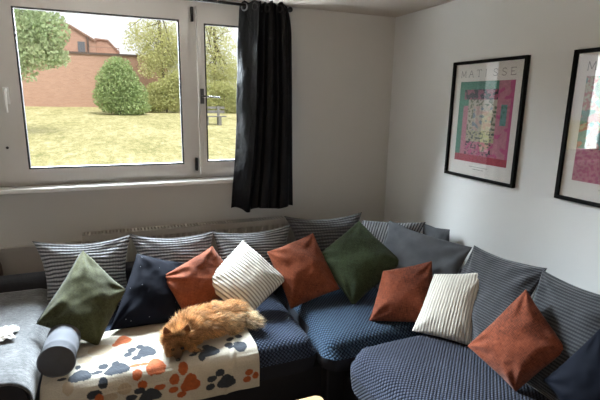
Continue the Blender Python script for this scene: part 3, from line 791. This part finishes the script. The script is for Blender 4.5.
ell(bm, head+fdir*.03-upv*.028, (.032, .03, .018), HX)                                # jaw
for s in (-1, 1): ell(bm, head+fdir*.018+side*s*.034-upv*.012, (.02, .024, .02), HX)   # cheeks
# front legs stretched forward under the head, hind legs folded
capsule(bm, chest+Vector((.03, -.02, -.035)), (-1.80, -1.06, ZS+.022), .03, .02); capsule(bm, (-1.80, -1.06, ZS+.02), (-1.805, -1.10, ZS+.015), .018, .016)
capsule(bm, chest+Vector((-.04, 0, -.035)), (-1.905, -1.05, ZS+.022), .028, .018); capsule(bm, (-1.905, -1.05, ZS+.02), (-1.912, -1.11, ZS+.015), .018, .016)
capsule(bm, hip+Vector((.0, -.05, -.02)), (-1.57, -.945, ZS+.035), .05, .04); capsule(bm, (-1.57, -.955, ZS+.03), (-1.54, -.985, ZS+.02), .026, .02); capsule(bm, (-1.54, -.985, ZS+.018), (-1.58, -1.01, ZS+.014), .017, .015)
capsule(bm, hip+Vector((.03, .0, .0)), (-1.475, -.94, ZS+.032), .04, .022); capsule(bm, (-1.475, -.94, ZS+.032), (-1.435, -.97, ZS+.022), .022, .014)  # tail
me = bpy.data.meshes.new('tmp'); bm.to_mesh(me); bm.free()
tmp = bpy.data.objects.new('tmp', me); C.objects.link(tmp)
rm = tmp.modifiers.new('r', 'REMESH'); rm.mode = 'VOXEL'; rm.voxel_size = .0055
sm = tmp.modifiers.new('s', 'SMOOTH'); sm.iterations = 5; sm.factor = .5
dg = bpy.context.evaluated_depsgraph_get(); dg.update()
bme = bpy.data.meshes.new_from_object(tmp.evaluated_get(dg)); bpy.data.objects.remove(tmp)
co = np.zeros(len(bme.vertices)*3); bme.vertices.foreach_get('co', co); co = co.reshape(-1, 3)
fc = [tuple(p.vertices) for p in bme.polygons]
def dogcol(P):
    """orange coat, paler rump, tail and chest, darker muzzle and ears"""
    c = np.tile(np.array((.68, .38, .17)), (len(P), 1))
    def blend(cen, r, cc, amt):
        d = np.linalg.norm((P-np.array(cen))/np.array(r), axis=1); w = np.clip(1.25-d, 0, 1)*amt
        c[:] = c*(1-w[:, None])+np.array(cc)*w[:, None]
    blend((-1.45, -.95, ZS+.03), (.10, .09, .09), (.84, .66, .44), .95)
    blend((-1.56, -.98, ZS+.04), (.10, .07, .07), (.80, .59, .36), .8)
    blend((-1.58, -.87, ZS+.15), (.12, .09, .06), (.72, .44, .22), .7)
    blend(sh+Vector((.02, .02, .06)), (.10, .09, .08), (.58, .29, .11), .8)
    blend(head+upv*.05, (.06, .06, .05), (.56, .28, .11), .7)
    mz = head+fdir*.082-upv*.026
    blend(mz, (.046, .042, .040), (.035, .022, .016), 1.0)
    blend(head+fdir*.058+upv*.012, (.02, .024, .03), (.26, .14, .075), .8)
    for s in (-1, 1): blend(head+fdir*.03+side*s*.045-upv*.01, (.028, .03, .03), (.70, .42, .20), .6)
    return c
mb = vcol_mat('dog_skin', .9)
body = mesh('body', co, fc, mb, dog, True, None, dogcol(co)*.75)
# fur: tapered hairs over the body
bme.calc_loop_triangles()
nt = len(bme.loop_triangles); tri = np.zeros(nt*3, int); bme.loop_triangles.foreach_get('vertices', tri); tri = tri.reshape(-1, 3)
A_, B_, C_ = co[tri[:, 0]], co[tri[:, 1]], co[tri[:, 2]]
fn = np.cross(B_-A_, C_-A_); ar = np.linalg.norm(fn, axis=1); fn /= ar[:, None]+1e-12
NH = 75000
ti = nrng.choice(nt, NH, p=ar/ar.sum()); r1, r2 = np.sqrt(nrng.random(NH)), nrng.random(NH)
P = A_[ti]*(1-r1)[:, None]+B_[ti]*(r1*(1-r2))[:, None]+C_[ti]*(r1*r2)[:, None]; Nn = fn[ti]
keep = P[:, 2] > ZS+.004
P, Nn = P[keep], Nn[keep]
hd, fd, uv_, sd_ = np.array(head), np.array(fdir), np.array(upv), np.array(side)
rel = P-hd; df = rel@fd; du = rel@uv_
dh = np.linalg.norm(rel, axis=1)
isface = (dh < .10) & (df > .022)
muz = (df > .054) & (dh < .125)
ln = np.full(len(P), .034); ln[dh < .085] = .026; ln[isface] = .012; ln[muz] = .005
tl = (P[:, 0] > -1.485) & (P[:, 1] < -.90); ln[tl] = .045
neck = (dh > .07) & (dh < .15) & ~isface; ln[neck] = .040
low = P[:, 2] < ZS+.04; ln[low & ~isface & ~muz & ~tl] *= .6
ln *= .55+1.0*nrng.random(len(P))**2.2
# combing: back along the body, away from the face on the head
flow = np.tile(np.array(bd), (len(P), 1)); flow[:, 2] -= .55
hw = dh < .11; flow[hw] = rel[hw]/(dh[hw][:, None]+1e-6) - fd*.7
flow[tl] = np.array((.9, -.35, .15))
# clumps
cl_ = np.array([[noise.noise(Vector(p*38+np.array([7.1, 0, 0]))), noise.noise(Vector(p*38+np.array([0, 3.3, 0]))), noise.noise(Vector(p*38+np.array([0, 0, 9.2])))] for p in P])
d1 = Nn*.75+flow*.65+cl_*.55+nrng.normal(0, .26, P.shape); d1 /= np.linalg.norm(d1, axis=1)[:, None]
d2 = d1+flow*.5+cl_*.4+np.array([0, 0, -.38]); d2 /= np.linalg.norm(d2, axis=1)[:, None]
Q1 = P+d1*(ln*.5)[:, None]; Q2 = Q1+d2*(ln*.55)[:, None]
for q in (Q1, Q2): q[:, 2] = np.maximum(q[:, 2], ZS+.004+nrng.random(len(q))*.004)
rnd = nrng.normal(0, 1, P.shape); w_ = np.cross(d1, rnd); w_ /= np.linalg.norm(w_, axis=1)[:, None]+1e-9
wid = np.where(muz, .0007, np.where(isface, .0008, .0011))[:, None]
n_ = len(P)
VV = np.concatenate([P-w_*wid, P+w_*wid, Q1-w_*wid*.75, Q1+w_*wid*.75, Q2])
ii = np.arange(n_)
FF = [(a, a+n_, a+3*n_, a+2*n_) for a in ii]+[(a+2*n_, a+3*n_, a+4*n_) for a in ii]
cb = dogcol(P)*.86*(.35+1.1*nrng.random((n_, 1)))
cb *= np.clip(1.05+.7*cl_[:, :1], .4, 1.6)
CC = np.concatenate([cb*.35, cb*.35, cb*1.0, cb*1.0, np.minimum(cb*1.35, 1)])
t = NT('dog_fur'); a = t.add('ShaderNodeAttribute', attribute_name='Col'); t.set(Base_Color=a.outputs['Color'], Roughness=.55, Specular_IOR_Level=.25)
tlc = t.add('ShaderNodeBsdfTranslucent'); t.l.new(a.outputs['Color'], tlc.inputs[0]); mx = t.add('ShaderNodeMixShader'); mx.inputs[0].default_value = .3
t.l.new(t.b.outputs[0], mx.inputs[1]); t.l.new(tlc.outputs[0], mx.inputs[2]); t.l.new(mx.outputs[0], t.out.inputs[0])
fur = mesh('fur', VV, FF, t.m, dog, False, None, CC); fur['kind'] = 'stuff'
# ears, eyes, nose, mouth
m_ear = plain('ear_fur', (.16, .058, .022), .9, var=.3, scale=80); m_nose = plain('wet_black_nose', (.006, .005, .005), .25)
for s in (-1, 1):
    base = head-fdir*.004+side*s*.040+upv*.046; tip = base+upv*.056+side*s*.014-fdir*.004
    bm = bmesh.new(); n = 12; rows = 7; prev = None
    for k in range(rows+1):
        f = k/rows; c = base.lerp(tip, f)+fdir*.003*math.sin(f*PI); wdt = .026*(1-f)**.75+.001; th_ = .007*(1-f)+.001
        ring = [bm.verts.new(c+side*math.cos(2*PI*i/n)*wdt+fdir*math.sin(2*PI*i/n)*th_) for i in range(n)]
        if prev:
            for i in range(n): bm.faces.new((prev[i], prev[(i+1) % n], ring[(i+1) % n], ring[i]))
        prev = ring
    bm.faces.new(prev)
    bm_obj('ear', bm, m_ear, dog, True)
    e = bmesh.new(); ell(e, head+fdir*.060+side*s*.0225+upv*.004, (.0095, .0065, .0075), HX, 14); bm_obj('eye', e, m_nose, dog, True)
e = bmesh.new(); ell(e, head+fdir*.102-upv*.024, (.0125, .009, .0095), HX, 16); bm_obj('nose', e, m_nose, dog, True)
e = tube_bm([head+fdir*.092-side*.014-upv*.043, head+fdir*.101-upv*.038, head+fdir*.092+side*.014-upv*.043], .0022, 6); bm_obj('mouth', e, m_nose, dog, True)
bpy.data.meshes.remove(bme)

# ------------------------------------------------------------------ outside
def ground(y): return -.2+.045*y
t = NT('dry_lawn'); co_ = t.coord(); n1 = t.noise(t.mapping(co_, (1, .45, 1)), .9, 6, .75); n2 = t.noise(t.mapping(co_, (1, .35, 1)), 6, 4, .7)
n3 = t.noise(t.mapping(co_, (1, .3, 1)), 26, 3, .7)
f = t.math('ADD', t.math('MULTIPLY', t.math('ADD', n1, n3), .33), t.math('MULTIPLY', n2, .34))
t.set(Base_Color=t.ramp(f, [(.40, (.22, .23, .10)), (.5, (.41, .38, .19)), (.60, (.62, .56, .35))]), Roughness=1.0, Specular_IOR_Level=.05); t.bump(n2, .6, .05)
V = []; ny = 60; nx = 60
for j in range(ny):
    y = .31+60*(j/(ny-1))**1.3
    for i in range(nx):
        x = -30+60*i/(nx-1); V.append((x, y, (ground(y) if y < 32 else ground(32))+.04*fbm((x*.3, y*.3, 0), 1, 3)*min(1, y/4)))
struct(mesh('lawn', V, grid_faces(nx, ny), t.m, None, True), 'dry yellow green lawn rising behind the window', 'lawn')

struct(bm_obj('bounce_slab', boxes((-8, 4, .31, 4.2, -.3, .06)), plain('pale_bounce_surface', (.62, .60, .57), .9, var=.08, scale=4, bump=.2)), 'pale paving added out of view below the window', 'reflector')  # unseen pale slab, added to bounce light up to the ceiling
t = NT('red_brick'); co_ = t.coord(); br = t.add('ShaderNodeTexBrick', Scale=1.0); t.l.new(t.mapping(co_, (1, 1, 1), (PI/2, 0, 0)), br.inputs['Vector'])
br.inputs['Brick Width'].default_value = .24; br.inputs['Row Height'].default_value = .085; br.inputs['Mortar Size'].default_value = .012
br.inputs['Color1'].default_value = (.45, .27, .20, 1); br.inputs['Color2'].default_value = (.36, .20, .15, 1); br.inputs['Mortar'].default_value = (.40, .28, .22, 1)
t.set(Base_Color=t.mix(t.math('MULTIPLY', t.noise(co_, .7, 4), .35), br.outputs[0], (.42, .27, .22)), Roughness=.95); m_brick = t.m
m_roof = plain('roof_edge', (.30, .19, .15), .8); m_ledge = plain('dark_ledge', (.10, .07, .06), .8)
bld = empty('brick_building', (-6, 33, 1.1), 'long red brick building with sloping roofs beyond the lawn', 'building')
bm_obj('wall', boxes((-22, 1.6, 30.5, 38, .8, 4.55)), m_brick, bld)
bm_obj('coping', boxes((-22.1, 1.7, 30.4, 30.7, 4.55, 4.68)), m_ledge, bld)
bm = bmesh.new(); prism(bm, [(-22, 4.5), (-22, 6.6), (-4.9, 6.55), (-4.4, 6.35), (-3.1, 5.62), (-2.95, 5.50), (-2.95, 4.5)], 'y', 31.5, 37); bm_obj('upper_wall', bm, m_brick, bld)
bm = bmesh.new(); prism(bm, [(-3.3, 4.5), (-3.0, 5.72), (-2.2, 5.66), (-1.55, 4.95), (-1.55, 4.5)], 'y', 32.2, 37); bm_obj('upper_wall', bm, m_brick, bld)
bm = bmesh.new(); prism(bm, [(-4.9, 6.55), (-4.9, 6.64), (-4.38, 6.44), (-2.9, 5.56), (-2.95, 5.48), (-4.4, 6.35)], 'y', 31.35, 37.1); bm_obj('roof', bm, m_roof, bld)
bm = bmesh.new(); prism(bm, [(-3.02, 5.70), (-3.02, 5.79), (-2.17, 5.73), (-1.45, 4.95), (-1.55, 4.93), (-2.2, 5.64)], 'y', 32.1, 37.1); bm_obj('roof', bm, m_roof, bld)
bm_obj('door', boxes((-4.05, -3.62, 31.42, 31.5, 4.68, 5.42)), plain('grey_door', (.10, .11, .13), .5), bld)
bm_obj('railing', boxes((-3.35, -1.5, 30.55, 30.6, 5.02, 5.07), (-3.35, -3.30, 30.55, 30.6, 4.6, 5.07), (-1.55, -1.5, 30.55, 30.6, 4.6, 5.07)), m_roof, bld)
bm_obj('chimney', tube_bm([(-3.42, 31.3, 4.6), (-3.42, 31.3, 5.75)], .06, 10), m_ledge, bld)

m_bark = plain('bark', (.10, .075, .055), .95, var=.3, scale=6)
def tree(name, label, base, trunk_pts, trunk_r, blobs, nleaf, size, mat, group=None, branches=0, seed=0):
    g = np.random.default_rng(seed); root = empty(name, base, label, 'shrub' if name == 'shrub' else 'tree', group)
    bm = tube_bm(trunk_pts, [trunk_r*(1-.75*i/(len(trunk_pts)-1)) for i in range(len(trunk_pts))], 8)
    for k in range(branches):
        b_ = blobs[k % len(blobs)]; a = Vector(trunk_pts[-1]).lerp(Vector(trunk_pts[1]), g.random()*.8)
        e = Vector(b_[0])+Vector((g.normal(0, .4)*b_[1][0], g.normal(0, .4)*b_[1][1], g.normal(0, .4)*b_[1][2]))
        tube(bm, [a, a.lerp(e, .5)+Vector((0, 0, .15)), e], [trunk_r*.35, trunk_r*.2, .012], 5)
    bm_obj('trunk', bm, m_bark, root, True)
    wt = np.array([b_[1][0]*b_[1][1]*b_[1][2]*(b_[2] if len(b_) > 2 else 1) for b_ in blobs]); idx = g.choice(len(blobs), nleaf, p=wt/wt.sum())
    cen = np.array([b_[0] for b_ in blobs])[idx]; rad_ = np.array([b_[1] for b_ in blobs])[idx]
    d = g.normal(0, 1, (nleaf, 3)); d /= np.linalg.norm(d, axis=1)[:, None]; r_ = g.random(nleaf)**(1/2.4)
    p = cen+d*rad_*r_[:, None]
    p[:, 2] = np.maximum(p[:, 2], base[2]+.05)
    a = g.normal(0, 1, (nleaf, 3)); a /= np.linalg.norm(a, axis=1)[:, None]; b2 = np.cross(a, g.normal(0, 1, (nleaf, 3))); b2 /= np.linalg.norm(b2, axis=1)[:, None]
    s = size*(.6+.8*g.random(nleaf))[:, None]
    VV = np.concatenate([p-a*s, p-b2*s*.5, p+a*s, p+b2*s*.5]); FF = [(i, i+nleaf, i+2*nleaf, i+3*nleaf) for i in range(nleaf)]
    mesh('foliage', VV, FF, mat, root)
    return root
l_green = leaf_mat('fresh_leaves', (.22, .30, .15), (.36, .44, .25), (.52, .57, .38))
l_bush = leaf_mat('bush_leaves', (.23, .32, .14), (.35, .45, .21), (.50, .57, .32))
l_yel = leaf_mat('yellowing_leaves', (.42, .45, .20), (.60, .60, .30), (.76, .74, .48))
l_hedge = leaf_mat('hedge_leaves', (.33, .37, .15), (.48, .49, .22), (.62, .60, .34))
TG = 'trees and shrubs beyond the lawn'
g14 = ground(14)
tree('tree', 'green leafy tree hanging into the left of the window', (-6.3, 14, g14), [(-6.3, 14, g14), (-6.2, 14, 2.2), (-5.8, 14, 4.2), (-5.2, 14, 5.6)], .2,
     [((-5.0, 14, 4.0), (1.15, 1.1, .95)), ((-3.95, 14, 3.85), (.70, .8, .72)), ((-4.4, 14, 3.2), (.95, .9, .62)), ((-5.4, 14, 2.75), (.9, .8, .5)), ((-3.75, 14.2, 3.05), (.50, .5, .35)), ((-5.6, 14, 5.3), (1.5, 1.2, .8)), ((-4.6, 14, 2.45), (.35, .4, .25))], 15000, .07, l_green, TG, 10, 1)
g24 = ground(24)
tree('shrub', 'round dense green bush in front of the brick wall', (-1.8, 24, g24), [(-1.8, 24, g24), (-1.8, 24, 1.6), (-1.8, 24, 2.6)], .12,
     [((-1.8, 24, 2.6), (1.15, .9, 1.1)), ((-1.75, 24, 3.25), (.80, .7, .75)), ((-2.2, 24, 1.8), (.95, .8, .85)), ((-1.2, 24, 1.9), (.95, .8, .95)), ((-1.3, 24, 1.3), (1.2, .8, .5))], 20000, .065, l_bush, TG, 4, 2)
g26 = ground(27.8)
tree('tree', 'tall thin yellowing tree behind the right of the wide pane', (1.0, 27.8, g26), [(1.0, 27.8, g26), (1.0, 27.8, 3), (.9, 27.8, 5), (.9, 27.8, 7.5)], .13,
     [((.3, 27.8, 5.9), (1.5, 1, .7), .6), ((1.5, 27.8, 5.2), (1.0, 1, 1.5), .8), ((-.6, 27.8, 5.2), (.9, .8, .7), .6), ((.6, 27.8, 4.3), (1.2, 1, .7)), ((1.4, 27.8, 3.2), (.8, .9, .9)), ((.2, 27.8, 3.6), (.8, .8, .6)), ((.6, 27.8, 7.4), (1.8, 1.2, .8), .6), ((.9, 27.8, 4.9), (1.6, 1, 1.2), .7), ((1.9, 27.8, 4.2), (.8, .9, 1.2), .8)], 15000, .065, l_yel, TG, 26, 3)
tree('shrub', 'loose olive shrub between the round bush and the window post', (.9, 25.7, ground(25.7)), [(.9, 25.7, ground(25.7)), (.9, 25.7, 1.7), (.9, 25.7, 2.5)], .06,
     [((.3, 25.7, 1.6), (.9, .7, .6)), ((1.3, 25.7, 1.75), (.9, .7, .75)), ((1.9, 25.7, 2.2), (.7, .7, 1.0)), ((1.0, 25.7, 2.5), (.7, .6, .6)), ((-.2, 25.7, 1.5), (.8, .6, .5)), ((.4, 25.7, 2.3), (.7, .6, .5)), ((1.6, 25.7, 2.9), (.6, .6, .6))], 15000, .065, l_hedge, TG, 4, 4)
tree('tree', 'yellow green tree behind the narrow pane', (4.3, 27.8, g26), [(4.3, 27.8, g26), (4.3, 27.8, 3), (4.4, 27.8, 5), (4.3, 27.8, 7)], .14,
     [((4.2, 27.8, 5.4), (1.7, 1, 1.1), .6), ((4.6, 27.8, 4.0), (1.5, 1, 1.1)), ((3.7, 27.8, 3.3), (1.2, 1, .9)), ((4.4, 27.8, 6.8), (1.8, 1.2, .7), .6), ((5.5, 27.8, 3), (1.2, 1, 1.2))], 13000, .065, l_yel, TG, 24, 5)
tree('shrub', 'low green hedge under the yellow green tree in the narrow pane', (4.4, 25.7, ground(25.7)), [(4.4, 25.7, ground(25.7)), (4.4, 25.7, 1.7), (4.4, 25.7, 2.3)], .06,
     [((3.6, 25.7, 1.7), (1.0, .7, .8)), ((4.8, 25.7, 1.7), (1.1, .7, .9)), ((6.0, 25.7, 1.8), (1.1, .7, .9)), ((4.2, 25.7, 2.4), (.9, .6, .6))], 14000, .065, l_hedge, TG, 4, 6)
bn = empty('garden_bench', (2.05, 18, ground(18)), 'weathered grey bench on the lawn seen through the narrow pane', 'bench')
m_bench = plain('weathered_wood', (.17, .165, .155), .9)
gz = ground(18)
bm_obj('backrest', boxes((1.55, 2.75, 18.22, 18.26, gz+.55, gz+.68), (1.55, 2.75, 18.22, 18.26, gz+.75, gz+.86)), m_bench, bn)
bm_obj('seat', boxes((1.55, 2.75, 17.8, 18.2, gz+.38, gz+.43)), m_bench, bn)
for x in (1.85, 2.45): bm_obj('leg', boxes((x-.07, x+.07, 17.84, 18.22, gz-.05, gz+.38), (x-.06, x+.06, 18.16, 18.22, gz+.38, gz+.88)), m_bench, bn)

# ------------------------------------------------------------------ light and sky
W = bpy.data.worlds.new('overcast'); bpy.context.scene.world = W; W.use_nodes = True
wn, wl = W.node_tree.nodes, W.node_tree.links
bg = wn['Background']; tc = wn.new('ShaderNodeTexCoord'); sx = wn.new('ShaderNodeSeparateXYZ'); wl.new(tc.outputs['Generated'], sx.inputs[0])
rp = wn.new('ShaderNodeValToRGB'); wl.new(sx.outputs[2], rp.inputs[0]); e = rp.color_ramp.elements
e[0].position = 0; e[0].color = (.80, .82, .84, 1); e[1].position = .35; e[1].color = (.95, .97, 1.0, 1)
cn = wn.new('ShaderNodeTexNoise'); cn.inputs['Scale'].default_value = 2.5; cn.inputs['Detail'].default_value = 4; wl.new(tc.outputs['Generated'], cn.inputs[0])
mxw = wn.new('ShaderNodeMix'); mxw.data_type = 'RGBA'; mxw.blend_type = 'MULTIPLY'; mxw.inputs[0].default_value = .12; wl.new(rp.outputs[0], mxw.inputs[6]); wl.new(cn.outputs[1], mxw.inputs[7])
wl.new(mxw.outputs[2], bg.inputs[0]); bg.inputs[1].default_value = 1.15
def area(name, loc, target, sx_, sy_, power, col):
    l = bpy.data.lights.new(name, 'AREA'); l.shape = 'RECTANGLE'; l.size = sx_; l.size_y = sy_; l.energy = power; l.color = col
    o = bpy.data.objects.new(name, l); C.objects.link(o); o.location = loc; o.rotation_euler = (Vector(target)-Vector(loc)).to_track_quat('-Z', 'Y').to_euler(); return o
area('sky_light', (-2.6, 3.5, 4.45), (-2.2, 0, 1.75), 7.0, 3.2, 8200, (.82, .92, 1.0))
sp = bpy.data.lights.new('fill_spot', 'SPOT'); sp.energy = 75; sp.spot_size = 2.6; sp.spot_blend = .6; sp.color = (1, .86, .72); sp.shadow_soft_size = .05  # warm spot added behind the camera, fills the room off the ceiling
spo = bpy.data.objects.new('fill_spot', sp); C.objects.link(spo); spo.location = (-3.3, -4.0, 1.3); spo.rotation_euler = (PI-.25, 0.15, 0)
sun = bpy.data.lights.new('sun', 'SUN'); sun.energy = 3.0; sun.angle = .5; sun.color = (1, .95, .86); so_ = bpy.data.objects.new('sun', sun); C.objects.link(so_); so_.rotation_euler = (math.radians(35), math.radians(15), 0)

# ------------------------------------------------------------------ camera
cam = bpy.data.cameras.new('camera'); co_ = bpy.data.objects.new('camera', cam); C.objects.link(co_)
yaw, pitch, roll = .3893, .2153, .0172
f = Vector((math.sin(yaw)*math.cos(pitch), math.cos(yaw)*math.cos(pitch), -math.sin(pitch))); r = Vector((math.cos(yaw), -math.sin(yaw), 0)); u = r.cross(f)
r2 = r*math.cos(roll)+u*math.sin(roll); u2 = -r*math.sin(roll)+u*math.cos(roll)
M = Matrix(((r2.x, u2.x, -f.x, -2.0833), (r2.y, u2.y, -f.y, -3.1735), (r2.z, u2.z, -f.z, 1.7434), (0, 0, 0, 1)))
co_.matrix_world = M
cam.sensor_width = 36; cam.lens = 448.4/600*36; cam.clip_start = .05; cam.clip_end = 300
bpy.context.scene.camera = co_
vs = bpy.context.scene.view_settings; vs.view_transform = 'Standard'; vs.look = 'None'; vs.exposure = .55
